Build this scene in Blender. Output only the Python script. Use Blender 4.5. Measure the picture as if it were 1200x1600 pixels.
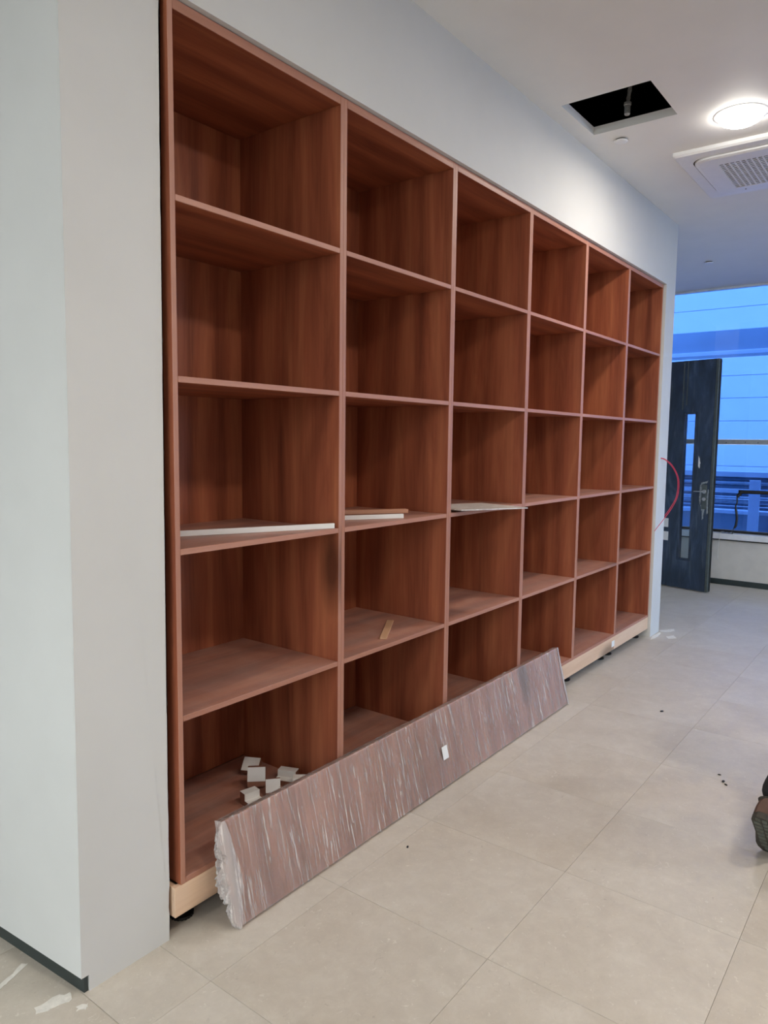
import bpy, bmesh, math, random
from mathutils import Vector, Matrix, noise as mnoise

random.seed(7)
scene = bpy.context.scene
COL = scene.collection
for o in list(bpy.data.objects):
    bpy.data.objects.remove(o, do_unlink=True)

# ------------------------------------------------------------------ camera
# world: x along the bookcase (away from the camera), y into the wall, z up, metres; shelf fronts lie in y = 0
cam_d = bpy.data.cameras.new('camera')
cam = bpy.data.objects.new('camera', cam_d)
COL.objects.link(cam)
yaw, pitch, roll = math.radians(37.2286), math.radians(-5.5488), math.radians(0.6648)
fw = Vector((math.cos(yaw)*math.cos(pitch), math.sin(yaw)*math.cos(pitch), math.sin(pitch)))
rt = Vector((math.sin(yaw), -math.cos(yaw), 0))
up = rt.cross(fw)
rt2 = rt*math.cos(roll) + up*math.sin(roll)
up2 = -rt*math.sin(roll) + up*math.cos(roll)
cm = Matrix((rt2, up2, -fw)).transposed().to_4x4()
cm.translation = Vector((-1.4068, -1.86, 1.6077))
cam.matrix_world = cm
cam_d.sensor_fit = 'VERTICAL'
cam_d.sensor_height = 36
cam_d.sensor_width = 27
cam_d.lens = 1141.49/1600*36
cam_d.clip_start = 0.05
cam_d.clip_end = 200
scene.camera = cam

# ------------------------------------------------------------------ world, exposure
SKY = (0.89, 0.95, 1.0)
SKY_STRENGTH = 4.1
LAMP_W = 15.5
LAMP_COL = (1.0, 0.905, 0.79)
EXPOSURE = 0.44
w = bpy.data.worlds.new('overcast_sky')
scene.world = w
w.use_nodes = True
bg = w.node_tree.nodes['Background']
bg.inputs[0].default_value = (*SKY, 1)
bg.inputs[1].default_value = SKY_STRENGTH
vs = scene.view_settings
vs.view_transform = 'Standard'
vs.look = 'None'
vs.exposure = EXPOSURE
vs.gamma = 1
vs.use_curve_mapping = False

# ------------------------------------------------------------------ materials
def srgb(r, g, b):
    f = lambda c: (c/255/12.92 if c/255 <= .04045 else ((c/255+.055)/1.055)**2.4)
    return (f(r), f(g), f(b), 1)

class NT:
    def __init__(s, name):
        s.m = bpy.data.materials.new(name)
        s.m.use_nodes = True
        s.t = s.m.node_tree
        s.b = s.t.nodes['Principled BSDF']
        s.out = s.t.nodes['Material Output']
    def n(s, typ, **kw):
        nd = s.t.nodes.new(typ)
        for k, v in kw.items():
            if k in nd.inputs: nd.inputs[k].default_value = v
            else: setattr(nd, k, v)
        return nd
    def l(s, a, b): s.t.links.new(a, b)
    def ramp(s, fac, stops):
        r = s.n('ShaderNodeValToRGB')
        e = r.color_ramp.elements
        while len(e) < len(stops): e.new(0.5)
        for el, (p, c) in zip(e, stops):
            el.position = p; el.color = c
        s.l(fac, r.inputs[0])
        return r.outputs[0]
    def mix(s, fac, a, b, mode='MIX'):
        m = s.n('ShaderNodeMix', data_type='RGBA', blend_type=mode)
        for sock, v in ((m.inputs[0], fac), (m.inputs[6], a), (m.inputs[7], b)):
            if hasattr(v, 'links'): s.l(v, sock)
            elif isinstance(v, (int, float)): sock.default_value = v
            else: sock.default_value = v
        return m.outputs[2]
    def coords(s, scale=(1, 1, 1), rnd=True):
        tc = s.n('ShaderNodeTexCoord')
        out = tc.outputs['Object']
        if rnd:
            oi = s.n('ShaderNodeObjectInfo')
            mu = s.n('ShaderNodeMath', operation='MULTIPLY'); mu.inputs[1].default_value = 37.0
            s.l(oi.outputs['Random'], mu.inputs[0])
            ad = s.n('ShaderNodeVectorMath', operation='ADD')
            s.l(out, ad.inputs[0]); s.l(mu.outputs[0], ad.inputs[1])
            out = ad.outputs[0]
        mp = s.n('ShaderNodeMapping')
        mp.inputs['Scale'].default_value = scale
        s.l(out, mp.inputs[0])
        return mp.outputs[0]
    def noise(s, vec, scale, detail=4, rough=.55, dist=0.0):
        nd = s.n('ShaderNodeTexNoise', Scale=scale, Detail=detail, Roughness=rough, Distortion=dist)
        s.l(vec, nd.inputs['Vector'])
        return nd.outputs[0]
    def bump(s, h, strength=.2, dist=.01):
        b = s.n('ShaderNodeBump', Strength=strength, Distance=dist)
        s.l(h, b.inputs['Height'])
        s.l(b.outputs[0], s.b.inputs['Normal'])

def plain(name, col, rough=.5, metal=0.0, spec=.5, var=0.04, scale=25, bump=0.0):
    k = NT(name)
    c = k.coords()
    nz = k.noise(c, scale)
    dk = tuple(max(0, x*(1-var*2)) for x in col[:3]) + (1,)
    lt = tuple(min(1, x*(1+var*2)) for x in col[:3]) + (1,)
    k.l(k.ramp(nz, [(.3, dk), (.7, lt)]), k.b.inputs['Base Color'])
    k.b.inputs['Roughness'].default_value = rough
    k.b.inputs['Metallic'].default_value = metal
    k.b.inputs['Specular IOR Level'].default_value = spec
    if bump: k.bump(nz, bump, .002)
    return k.m

def wood(name, axis, base, dark, light, dust=0.0, rough=.42):
    k = NT(name)
    lo = {'x': (.10, 1, 1), 'y': (1, .10, 1), 'z': (1, 1, .10)}[axis]
    c = k.coords(lo)
    broad = k.noise(c, 3.6, 5, .58, 2.6)
    lo2 = tuple(v*.35 if v < 1 else v for v in lo)
    fine = k.noise(k.coords(lo2), 85, 3, .6, .5)
    mid = k.noise(k.coords(lo), 11, 5, .65, 1.8)
    col = k.ramp(broad, [(.30, dark), (.45, base), (.56, base), (.70, light)])
    col = k.mix(.42, col, k.ramp(mid, [(.3, dark), (.5, base), (.72, light)]))
    col = k.mix(k.ramp(fine, [(.38, (.30, .30, .30, 1)), (.55, (0, 0, 0, 1))]), col, dark)
    # cathedral figure
    wv = k.n('ShaderNodeTexWave', wave_type='RINGS', rings_direction={'x': 'X', 'y': 'Y', 'z': 'Z'}[axis], Scale=2.6, Distortion=9.0, Detail=3.0)
    wv.inputs['Detail Scale'].default_value = .9; wv.inputs['Detail Roughness'].default_value = .55
    k.l(k.coords(tuple(v*1.6 if v < 1 else v for v in lo)), wv.inputs['Vector'])
    col = k.mix(.34, col, k.ramp(wv.outputs['Fac'], [(.05, dark), (.35, base), (.7, base), (.95, light)]))
    # knots
    kn = k.n('ShaderNodeTexVoronoi', Scale=2.1, Randomness=1.0)
    k.l(k.coords(tuple(v*3.6 if v < 1 else v for v in lo)), kn.inputs['Vector'])
    kf = k.ramp(kn.outputs['Distance'], [(.07, (.8, .8, .8, 1)), (.17, (0, 0, 0, 1))])
    col = k.mix(kf, col, tuple(v*.35 for v in dark[:3]) + (1,))
    if dust:
        g = k.n('ShaderNodeNewGeometry')
        sx = k.n('ShaderNodeSeparateXYZ'); k.l(g.outputs['True Normal'], sx.inputs[0])
        d = k.noise(k.coords((1, 1, 1)), 6, 5, .65, .5)
        mr = k.n('ShaderNodeMapRange'); k.l(d, mr.inputs[0])
        mr.inputs[1].default_value = .3; mr.inputs[2].default_value = .75
        mr.inputs[3].default_value = dust*.6; mr.inputs[4].default_value = dust*1.3
        gt = k.n('ShaderNodeMath', operation='GREATER_THAN'); k.l(sx.outputs[2], gt.inputs[0]); gt.inputs[1].default_value = .8
        mu = k.n('ShaderNodeMath', operation='MULTIPLY'); k.l(mr.outputs[0], mu.inputs[0]); k.l(gt.outputs[0], mu.inputs[1])
        col = k.mix(mu.outputs[0], col, srgb(205, 185, 176))
    k.l(col, k.b.inputs['Base Color'])
    k.b.inputs['Roughness'].default_value = rough
    k.bump(fine, .06, .001)
    return k.m

W_B, W_D, W_L = srgb(157, 87, 60), srgb(104, 50, 34), srgb(190, 117, 80)
M = {}
M['wood_v'] = wood('reddish_wood_upright', 'z', W_B, W_D, W_L)
M['wood_h'] = wood('reddish_wood_level', 'x', W_B, W_D, W_L, dust=.30)
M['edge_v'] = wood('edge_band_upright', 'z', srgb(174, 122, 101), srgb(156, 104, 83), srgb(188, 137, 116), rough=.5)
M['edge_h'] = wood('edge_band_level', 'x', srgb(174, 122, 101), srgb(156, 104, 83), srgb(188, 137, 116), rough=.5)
M['ply'] = wood('pale_plywood', 'x', srgb(224, 190, 160), srgb(208, 170, 138), srgb(232, 202, 174), rough=.65)
M['strip_wood'] = wood('brown_strip_wood', 'x', srgb(186, 134, 106), srgb(160, 108, 82), srgb(200, 150, 122), rough=.5)
M['lightwood'] = wood('tan_offcut_wood', 'x', srgb(200, 158, 124), srgb(180, 136, 102), srgb(212, 172, 138), rough=.55)
M['panel_wood'] = wood('wrapped_board_wood', 'z', srgb(208, 152, 130), srgb(170, 112, 92), srgb(228, 180, 158), rough=.5)
M['laminate'] = plain('white_laminate', srgb(232, 230, 226), .35, var=.01)
M['lam_edge'] = plain('brown_offcut_core', srgb(140, 96, 76), .6, var=.08, scale=80)
M['black'] = plain('black_plastic', srgb(24, 24, 26), .4, var=.1)
M['paint'] = plain('white_wall_paint', srgb(208, 207, 204), .75, spec=.25, var=.012, scale=3)
M['ceil'] = plain('white_ceiling_paint', srgb(234, 232, 227), .6, spec=.3, var=.012, scale=3)
M['hatch_edge'] = plain('cut_plasterboard_edge', srgb(205, 203, 199), .8, spec=.1, var=.03, scale=40)
M['void'] = plain('shade_dark_plenum', srgb(26, 26, 27), .9, spec=.1, var=.1)  # darkness of the unlit void is put into this colour
M['skirt'] = plain('dark_green_grey_skirting', srgb(44, 54, 54), .35, var=.06)
M['grout'] = plain('grey_beige_grout', srgb(160, 151, 138), .8, var=.1, scale=60)
M['plaster'] = plain('dried_white_plaster', srgb(226, 222, 214), .8, var=.05, scale=60, bump=.3)
M['red'] = plain('red_cable_sheath', srgb(205, 40, 70), .4, var=.03)
M['door'] = None
M['steel'] = plain('brushed_steel', srgb(190, 192, 195), .3, metal=1.0, var=.05, scale=40)
M['ac'] = plain('white_plastic_casing', srgb(232, 232, 232), .4, var=.01)
M['ac_dark'] = plain('dark_inner_filter', srgb(92, 84, 76), .8, var=.1)  # dark grey-brown of the filter, air slot, screw cover and cap necks
M['alu'] = plain('grey_window_frame', srgb(150, 154, 154), .45, metal=.1, var=.06)
M['sill'] = plain('white_stone_sill', srgb(225, 226, 228), .5, var=.04, scale=12)
M['parapet'] = plain('cream_parapet_paint', srgb(212, 206, 196), .75, var=.03, scale=6)
M['facade'] = plain('pale_facade_panel', srgb(238, 240, 242), .6, var=.015, scale=2)
M['facade_dark'] = plain('grey_blue_spandrel', srgb(164, 176, 184), .6, var=.03, scale=3)
M['joint'] = plain('facade_joint', srgb(216, 220, 224), .8, var=.03)
M['pipe'] = plain('galvanised_pipe', srgb(190, 198, 204), .45, metal=.1, var=.08)
M['pipe_dark'] = plain('dark_pipe', srgb(122, 136, 150), .5, var=.08)
M['post'] = plain('white_metal_post', srgb(235, 238, 240), .5, var=.02)
M['deck'] = plain('grey_outdoor_slab', srgb(120, 124, 128), .8, var=.06)
M['sticker'] = plain('white_paper_sticker', srgb(236, 236, 234), .6, var=.02)
M['tape'] = plain('silver_protective_film', srgb(150, 155, 156), .35, metal=.3, var=.25, scale=60, bump=.6)
M['leather'] = plain('brown_shoe_leather', srgb(82, 58, 48), .5, var=.12, scale=30)
M['sole'] = plain('dark_rubber_sole', srgb(58, 54, 48), .8, var=.1, scale=60)
M['tread'] = plain('worn_green_grey_tread', srgb(88, 90, 82), .85, var=.15, scale=60)
M['trouser'] = plain('black_trouser_cloth', srgb(30, 30, 33), .9, var=.1, scale=90, bump=.2)
M['jacket'] = plain('dark_grey_jacket_cloth', srgb(58, 60, 64), .9, var=.1, scale=70, bump=.2)
M['skin'] = plain('skin', srgb(196, 150, 126), .55, var=.04, scale=30)
M['hair'] = plain('dark_hair', srgb(30, 25, 22), .6, var=.2, scale=120, bump=.4)
M['conduit'] = plain('corrugated_conduit', srgb(170, 170, 168), .45, metal=.5, var=.15, scale=70)
M['rubber'] = plain('black_gasket', srgb(20, 22, 22), .6, var=.1)

def floor_mat():
    k = NT('dusty_beige_floor_tile')
    c = k.coords((1, 1, 1))
    a = k.noise(c, 3.2, 7, .62, .8)
    b = k.noise(c, 17, 6, .7, .4)
    d = k.noise(c, 1.2, 3, .5, .2)
    col = k.ramp(a, [(.25, srgb(178, 168, 154)), (.5, srgb(194, 184, 170)), (.75, srgb(208, 200, 188))])
    col = k.mix(.35, col, k.ramp(b, [(.3, srgb(168, 158, 144)), (.5, srgb(194, 184, 170)), (.75, srgb(224, 218, 208))]))
    col = k.mix(.3, col, k.ramp(d, [(.3, srgb(186, 175, 160)), (.7, srgb(212, 208, 200))]))
    # scuffed plaster dust, small specks
    sp = k.noise(c, 46, 3, .6, 1.5)
    col = k.mix(k.ramp(sp, [(.63, (0, 0, 0, 1)), (.74, (.6, .6, .6, 1))]), col, srgb(224, 219, 208))
    ds = k.noise(c, 24, 5, .75, 2.0)
    col = k.mix(k.ramp(ds, [(.62, (0, 0, 0, 1)), (.76, (.42, .42, .42, 1))]), col, srgb(120, 108, 94))
    k.l(col, k.b.inputs['Base Color'])
    k.l(k.ramp(b, [(.3, (.42, .42, .42, 1)), (.7, (.62, .62, .62, 1))]), k.b.inputs['Roughness'])
    k.bump(b, .05, .002)
    return k.m
M['tile'] = floor_mat()

def door_mat():
    k = NT('dark_slate_door_paint')
    c = k.coords((1, 1, .35), rnd=False)
    a = k.noise(c, 5, 5, .6, 1.0)
    b = k.noise(k.coords((6, 6, .4), rnd=False), 4, 4, .6, .5)
    col = k.ramp(a, [(.35, srgb(36, 48, 66)), (.55, srgb(50, 66, 88)), (.72, srgb(74, 90, 112))])
    col = k.mix(k.ramp(b, [(.58, (0, 0, 0, 1)), (.72, (.35, .35, .35, 1))]), col, srgb(104, 114, 122))
    k.l(col, k.b.inputs['Base Color'])
    k.b.inputs['Roughness'].default_value = .2
    return k.m
M['door'] = door_mat()
M['door_edge'] = plain('green_grey_door_edge', srgb(86, 94, 92), .35, metal=.3, var=.08)

def glass_mat(name, tint, refl=.06):
    k = NT(name)
    k.t.nodes.remove(k.b)
    tr = k.n('ShaderNodeBsdfTransparent'); tr.inputs[0].default_value = (*tint, 1)
    gl = k.n('ShaderNodeBsdfGlossy'); gl.inputs['Roughness'].default_value = .02
    fr = k.n('ShaderNodeFresnel', IOR=1.45)
    mx = k.n('ShaderNodeMixShader')
    k.l(fr.outputs[0], mx.inputs[0]); k.l(tr.outputs[0], mx.inputs[1]); k.l(gl.outputs[0], mx.inputs[2])
    k.l(mx.outputs[0], k.out.inputs['Surface'])
    return k.m
M['glass'] = glass_mat('blue_tinted_glass', (.26, .435, .80))
M['clear_glass'] = glass_mat('clear_window_glass', (.90, .94, .95))
M['side_glass'] = glass_mat('pale_blue_window_glass', (.66, .82, 1.0))  # unseen right window; tint added to turn its daylight bluish at the far end
M['door_glass'] = glass_mat('clear_door_glass', (.86, .92, .95))

def film_mat(name, milky, streak):
    k = NT(name)
    k.t.nodes.remove(k.b)
    tc = k.n('ShaderNodeTexCoord')
    def st(rot, sc, scale, lo, hi, dist=.6):
        mp = k.n('ShaderNodeMapping')
        mp.inputs['Rotation'].default_value = (0, rot, 0)
        mp.inputs['Scale'].default_value = sc
        k.l(tc.outputs['Object'], mp.inputs[0])
        nz = k.noise(mp.outputs[0], scale, 5, .62, dist)
        return k.ramp(nz, [(lo, (0, 0, 0, 1)), (hi, (1, 1, 1, 1))])
    s1 = st(.10, (1, 1, .05), 95, .55, .68)
    s2 = st(-.20, (1, 1, .06), 70, .57, .69)
    s3 = st(.5, (1, 1, .12), 45, .61, .72, 1.6)
    patch = st(0, (1, 1, 1), 3.5, .40, .68)
    a = k.mix(1.0, s1, s2, 'SCREEN')
    a = k.mix(1.0, a, s3, 'SCREEN')
    pf = k.n('ShaderNodeMath', operation='MULTIPLY_ADD')
    k.l(patch, pf.inputs[0]); pf.inputs[1].default_value = .7; pf.inputs[2].default_value = .3
    m1 = k.n('ShaderNodeMath', operation='MULTIPLY'); k.l(a, m1.inputs[0]); k.l(pf.outputs[0], m1.inputs[1])
    m2 = k.n('ShaderNodeMath', operation='MULTIPLY_ADD'); k.l(m1.outputs[0], m2.inputs[0])
    m2.inputs[1].default_value = streak; m2.inputs[2].default_value = milky; m2.use_clamp = True
    tr = k.n('ShaderNodeBsdfTransparent'); tr.inputs[0].default_value = (.97, .96, .96, 1)
    df = k.n('ShaderNodeBsdfDiffuse'); df.inputs[0].default_value = (.96, .92, .90, 1)
    gl = k.n('ShaderNodeBsdfGlossy'); gl.inputs['Roughness'].default_value = .10
    bp = k.n('ShaderNodeBump', Strength=.5, Distance=.004); k.l(a, bp.inputs['Height'])
    k.l(bp.outputs[0], gl.inputs['Normal'])
    x1 = k.n('ShaderNodeMixShader'); k.l(m2.outputs[0], x1.inputs[0]); k.l(tr.outputs[0], x1.inputs[1]); k.l(df.outputs[0], x1.inputs[2])
    fr = k.n('ShaderNodeFresnel', IOR=1.45); k.l(bp.outputs[0], fr.inputs['Normal'])
    x2 = k.n('ShaderNodeMixShader'); k.l(fr.outputs[0], x2.inputs[0]); k.l(x1.outputs[0], x2.inputs[1]); k.l(gl.outputs[0], x2.inputs[2])
    k.l(x2.outputs[0], k.out.inputs['Surface'])
    return k.m
M['film'] = film_mat('stretch_film', .13, .72)
M['film_end'] = film_mat('bunched_stretch_film', .36, .7)

def emit_mat(name, col, strength):
    k = NT(name)
    k.t.nodes.remove(k.b)
    e = k.n('ShaderNodeEmission', Strength=strength); e.inputs[0].default_value = (*col, 1)
    k.l(e.outputs[0], k.out.inputs['Surface'])
    return k.m
M['lamp'] = emit_mat('lit_lamp_face', (1.0, .96, .90), 22)

# ------------------------------------------------------------------ mesh helpers
def mesh_obj(name, me, mats, parent=None, loc=(0, 0, 0), rot=(0, 0, 0)):
    o = bpy.data.objects.new(name, me)
    COL.objects.link(o)
    for m in (mats if isinstance(mats, (list, tuple)) else [mats]):
        if len(me.materials) < (len(mats) if isinstance(mats, (list, tuple)) else 1): me.materials.append(M[m])
    o.location = loc; o.rotation_euler = rot
    if parent is not None: o.parent = parent
    return o

def done(bm, name='mesh', smooth=False):
    bm.normal_update()
    me = bpy.data.meshes.new(name)
    bm.to_mesh(me); bm.free()
    if smooth:
        for p in me.polygons: p.use_smooth = True
    return me

def add_box(bm, x0, x1, y0, y1, z0, z1, bevel=0.0, mat=0):
    vs_ = [bm.verts.new(p) for p in ((x0,y0,z0),(x1,y0,z0),(x1,y1,z0),(x0,y1,z0),(x0,y0,z1),(x1,y0,z1),(x1,y1,z1),(x0,y1,z1))]
    fs = [bm.faces.new([vs_[i] for i in q]) for q in ((3,2,1,0),(4,5,6,7),(0,1,5,4),(1,2,6,5),(2,3,7,6),(3,0,4,7))]
    for f in fs: f.material_index = mat
    if bevel:
        es = list({e for f in fs for e in f.edges})
        bmesh.ops.bevel(bm, geom=es, offset=bevel, segments=1, affect='EDGES', profile=.5)
    return fs

def box_mesh(sx, sy, sz, bevel=.001, front_slot=None):
    """box centred on its origin; faces looking to -y may take a second material slot"""
    bm = bmesh.new()
    add_box(bm, -sx/2, sx/2, -sy/2, sy/2, -sz/2, sz/2, bevel)
    bm.normal_update()
    if front_slot is not None:
        for f in bm.faces:
            if f.normal.y < -.6: f.material_index = front_slot
    return done(bm)

def box_obj(name, x0, x1, y0, y1, z0, z1, mats, parent=None, bevel=.001, front_slot=None):
    me = box_mesh(x1-x0, y1-y0, z1-z0, bevel, front_slot)
    return mesh_obj(name, me, mats, parent, ((x0+x1)/2, (y0+y1)/2, (z0+z1)/2))

def add_prism(bm, pts, z0, z1, mat=0):
    """pts: counter-clockwise footprint seen from above"""
    lo = [bm.verts.new((x, y, z0)) for x, y in pts]
    hi = [bm.verts.new((x, y, z1)) for x, y in pts]
    n = len(pts)
    fs = [bm.faces.new(lo[::-1]), bm.faces.new(hi)]
    for i in range(n):
        j = (i+1) % n
        fs.append(bm.faces.new((lo[i], lo[j], hi[j], hi[i])))
    for f in fs: f.material_index = mat
    return fs

def smooth_path(pts, n=8):
    P = [Vector(p) for p in pts]
    out = []
    for i in range(len(P)-1):
        p0, p1, p2, p3 = P[max(i-1, 0)], P[i], P[i+1], P[min(i+2, len(P)-1)]
        for k in range(n):
            t = k/n
            out.append(.5*((2*p1)+(-p0+p2)*t+(2*p0-5*p1+4*p2-p3)*t*t+(-p0+3*p1-3*p2+p3)*t**3))
    out.append(P[-1])
    return out

def add_tube(bm, pts, rad, seg=8, mat=0, ripple=None):
    rings = []
    n = len(pts)
    prev = None
    for i, p in enumerate(pts):
        d = (pts[min(i+1, n-1)]-pts[max(i-1, 0)]).normalized()
        if prev is None:
            a = Vector((0, 0, 1)) if abs(d.z) < .9 else Vector((1, 0, 0))
            u_ = d.cross(a).normalized()
        else:
            u_ = (prev - d*prev.dot(d)).normalized()
        prev = u_
        v_ = d.cross(u_)
        r = rad(i/(n-1)) if callable(rad) else rad
        rings.append([bm.verts.new(p+u_*r*math.cos(2*math.pi*k/seg)+v_*r*math.sin(2*math.pi*k/seg)) for k in range(seg)])
    for a, b in zip(rings, rings[1:]):
        for k in range(seg):
            f = bm.faces.new((a[k], a[(k+1) % seg], b[(k+1) % seg], b[k])); f.material_index = mat; f.smooth = True
    f = bm.faces.new(rings[0][::-1]); f.material_index = mat
    f = bm.faces.new(rings[-1]); f.material_index = mat

def add_lathe(bm, prof, seg=24, c=(0, 0, 0), mat=0):
    """prof: (radius, z) from bottom to top"""
    rings = []
    for r, z in prof:
        rings.append([bm.verts.new((c[0]+r*math.cos(2*math.pi*k/seg), c[1]+r*math.sin(2*math.pi*k/seg), c[2]+z)) for k in range(seg)])
    for a, b in zip(rings, rings[1:]):
        for k in range(seg):
            f = bm.faces.new((a[k], a[(k+1) % seg], b[(k+1) % seg], b[k])); f.material_index = mat
    f = bm.faces.new(rings[0][::-1]); f.material_index = mat
    f = bm.faces.new(rings[-1]); f.material_index = mat

def tag(o, label=None, cat=None, group=None, kind=None):
    if label: o['label'] = label
    if cat: o['category'] = cat
    if group: o['group'] = group
    if kind: o['kind'] = kind
    return o

def thing(name, label, cat, loc=(0, 0, 0), rot=(0, 0, 0), group=None):
    o = bpy.data.objects.new(name, None)
    o.empty_display_size = .05
    COL.objects.link(o)
    o.location = loc; o.rotation_euler = rot
    return tag(o, label, cat, group)

def struct(o, label=None):
    tag(o, label, kind='structure')
    return o

# ------------------------------------------------------------------ room
CEIL = 3.393
XR0, XR1 = -5.0, 7.635       # rear wall, far window wall
YR = -5.2                    # wall on the right, out of view
WY = -.02                    # front face of the wall around the bookcase
NX0, NX1 = -.0555, 4.712
CY = .014                    # front face of the left column      # niche in the wall

# floor: grout bed with a tile object for every tile
bm = bmesh.new(); add_box(bm, XR0-.2, XR1+.1, YR-.2, 3.3, -.12, -.0035)
floor = struct(mesh_obj('floor', done(bm), 'grout'), 'dusty beige tiled floor')
xj = [-4.95, -4.35, -3.75, -3.15, -2.55, -1.95, -1.552, -.952, -.352, -.092] + [-.092+.5925*k for k in range(1, 14)]
yj = [-.2325-.604*k for k in range(8, -1, -1)] + [.37, .974, 1.578, 2.18, 2.78]
tile_mesh = {}
for xa, xb in zip(xj, xj[1:]):
    for ya, yb in zip(yj, yj[1:]):
        if yb > 1.0 and xa > -.3: continue
        if ya > -.1 and -.2 < xa and xb < 4.6: 
            if ya > .3: continue
        if xa < -2.2 and yb < -2.3 : continue
        xb2 = min(xb, XR1-.002)
        if xb2-xa < .05: continue
        g = .0006
        key = (round(xb2-xa, 3), round(yb-ya, 3))
        if key not in tile_mesh:
            tile_mesh[key] = box_mesh(key[0]-2*g, key[1]-2*g, .012, .0005)
        mesh_obj('tile', tile_mesh[key], 'tile', floor, ((xa+xb2)/2, (ya+yb)/2, -.006))
# tiles hidden from the photograph (behind the camera) as one slab at the same level
bm = bmesh.new(); add_box(bm, XR0, -2.55, YR, -2.05-.0, -.012, -.0005)
rt_ = mesh_obj('tile_field', done(bm), 'tile', floor); rt_['kind'] = 'stuff'

# left column with recessed skirting
bm = bmesh.new()
add_prism(bm, [(-.359, .019), (-.0625, .019), (-.0625, .64), (-.31, .64), (-.40, 3.0), (-.600, 3.0)], .05, CEIL)
add_prism(bm, [(-.335, .019), (-.0625, .019), (-.0625, .64), (-.31, .64), (-.40, 3.0), (-.576, 3.0)], 0, .05)
# plasterboard skin on the front with a ragged cut edge next to the bookcase
rnd = random.Random(3)
edge = []
z = 0
while z < CEIL:
    edge.append((NX0+rnd.uniform(-.0022, .0018)+(.004 if z > 2.79 else 0), z)); z += rnd.uniform(.018, .06)
edge.append((NX0, CEIL))
poly = [(-.335, 0)] + edge + [(-.359, CEIL), (-.359, .05), (-.335, .05)]
lo = [bm.verts.new((x, CY, z)) for x, z in poly]
hi = [bm.verts.new((x, .0185, z)) for x, z in poly]
f = bm.faces.new(lo); bmesh.ops.triangulate(bm, faces=[f])
for i in range(len(poly)):
    j = (i+1) % len(poly)
    bm.faces.new((lo[j], lo[i], hi[i], hi[j]))
for v in bm.verts: v.co.x += .0062*v.co.z      # the column is slightly out of plumb
bmesh.ops.recalc_face_normals(bm, faces=bm.faces[:])
struct(mesh_obj('wall_left', done(bm), 'paint'), 'white painted column left of the bookcase')
bm = bmesh.new()
add_prism(bm, [(-.349, .018), (-.337, .018), (-.578, 3.0), (-.590, 3.0)], .0, .048)
struct(mesh_obj('baseboard_left', done(bm), 'skirt'), 'dark recessed skirting under the white column')

# wall round the niche
bm = bmesh.new()
add_box(bm, NX0-.003, 4.95, WY, .64, 2.881, CEIL+.02)
add_box(bm, NX1, 4.95, WY, 1.0, 0, 2.881)
add_box(bm, NX0-.003, 4.95, .60, .64, 0, 2.881)
struct(mesh_obj('wall_front', done(bm), 'paint'), 'white wall above and right of the bookcase')
bm = bmesh.new(); add_box(bm, 4.80, XR1+.1, 1.0, 1.1, 0, CEIL+.02)
struct(mesh_obj('wall_back', done(bm), 'paint'))
bm = bmesh.new(); add_box(bm, XR0, -.35, 2.98, 3.1, 0, CEIL+.02)
struct(mesh_obj('wall_corridor', done(bm), 'paint'))
WZ0, WZ1 = .60, 3.20
RWY0, RWY1 = -4.2, 1.8        # window band in the rear wall
SWX0, SWX1 = 3.2, 7.5         # window band in the right wall
bm = bmesh.new()
add_box(bm, XR0-.12, XR0, YR, 3.1, 0, WZ0); add_box(bm, XR0-.12, XR0, YR, 3.1, WZ1, CEIL+.02)
add_box(bm, XR0-.12, XR0, YR, RWY0, WZ0, WZ1); add_box(bm, XR0-.12, XR0, RWY1, 3.1, WZ0, WZ1)
struct(mesh_obj('wall_rear', done(bm), 'paint'))
bm = bmesh.new()
add_box(bm, XR0-.12, XR1+.1, YR-.12, YR, 0, WZ0); add_box(bm, XR0-.12, XR1+.1, YR-.12, YR, WZ1, CEIL+.02)
add_box(bm, XR0-.12, SWX0, YR-.12, YR, WZ0, WZ1); add_box(bm, SWX1, XR1+.1, YR-.12, YR, WZ0, WZ1)
struct(mesh_obj('wall_right', done(bm), 'paint'))
def plain_window(name, loc, rz, width, n, glass):
    e = struct(bpy.data.objects.new(name, None)); COL.objects.link(e)
    e.location = loc; e.rotation_euler = (0, 0, rz)
    h = WZ1-WZ0
    for z0_, z1_ in ((0, .05), (h-.05, h)): box_obj('frame_rail', .001, width-.001, -.04, .04, z0_+.001, z1_-.001, 'alu', e, .002)
    for i in range(n+1):
        x = .025+(width-.05)*i/n
        box_obj('mullion', x-.024, x+.024, -.04, .04, .051, h-.051, 'alu', e, .002)
        if i < n:
            x2 = .025+(width-.05)*(i+1)/n
            box_obj('glass_pane', x+.025, x2-.025, -.004, .004, .051, h-.051, glass, e, 0)
plain_window('window_2', (XR0-.06, RWY0, WZ0), math.pi/2, RWY1-RWY0, 4, 'clear_glass')
plain_window('window_3', (SWX0, YR-.06, WZ0), 0, SWX1-SWX0, 3, 'side_glass')
# far wall: low parapet under the window
bm = bmesh.new(); add_box(bm, XR1, XR1+.16, YR, 1.0, 0, .515)
struct(mesh_obj('wall_far', done(bm), 'parapet'), 'cream low wall under the far window')
bm = bmesh.new(); add_box(bm, XR1-.012, XR1-.0005, YR, .99, 0, .062, .001)
struct(mesh_obj('baseboard_far', done(bm), 'skirt'))

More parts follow.
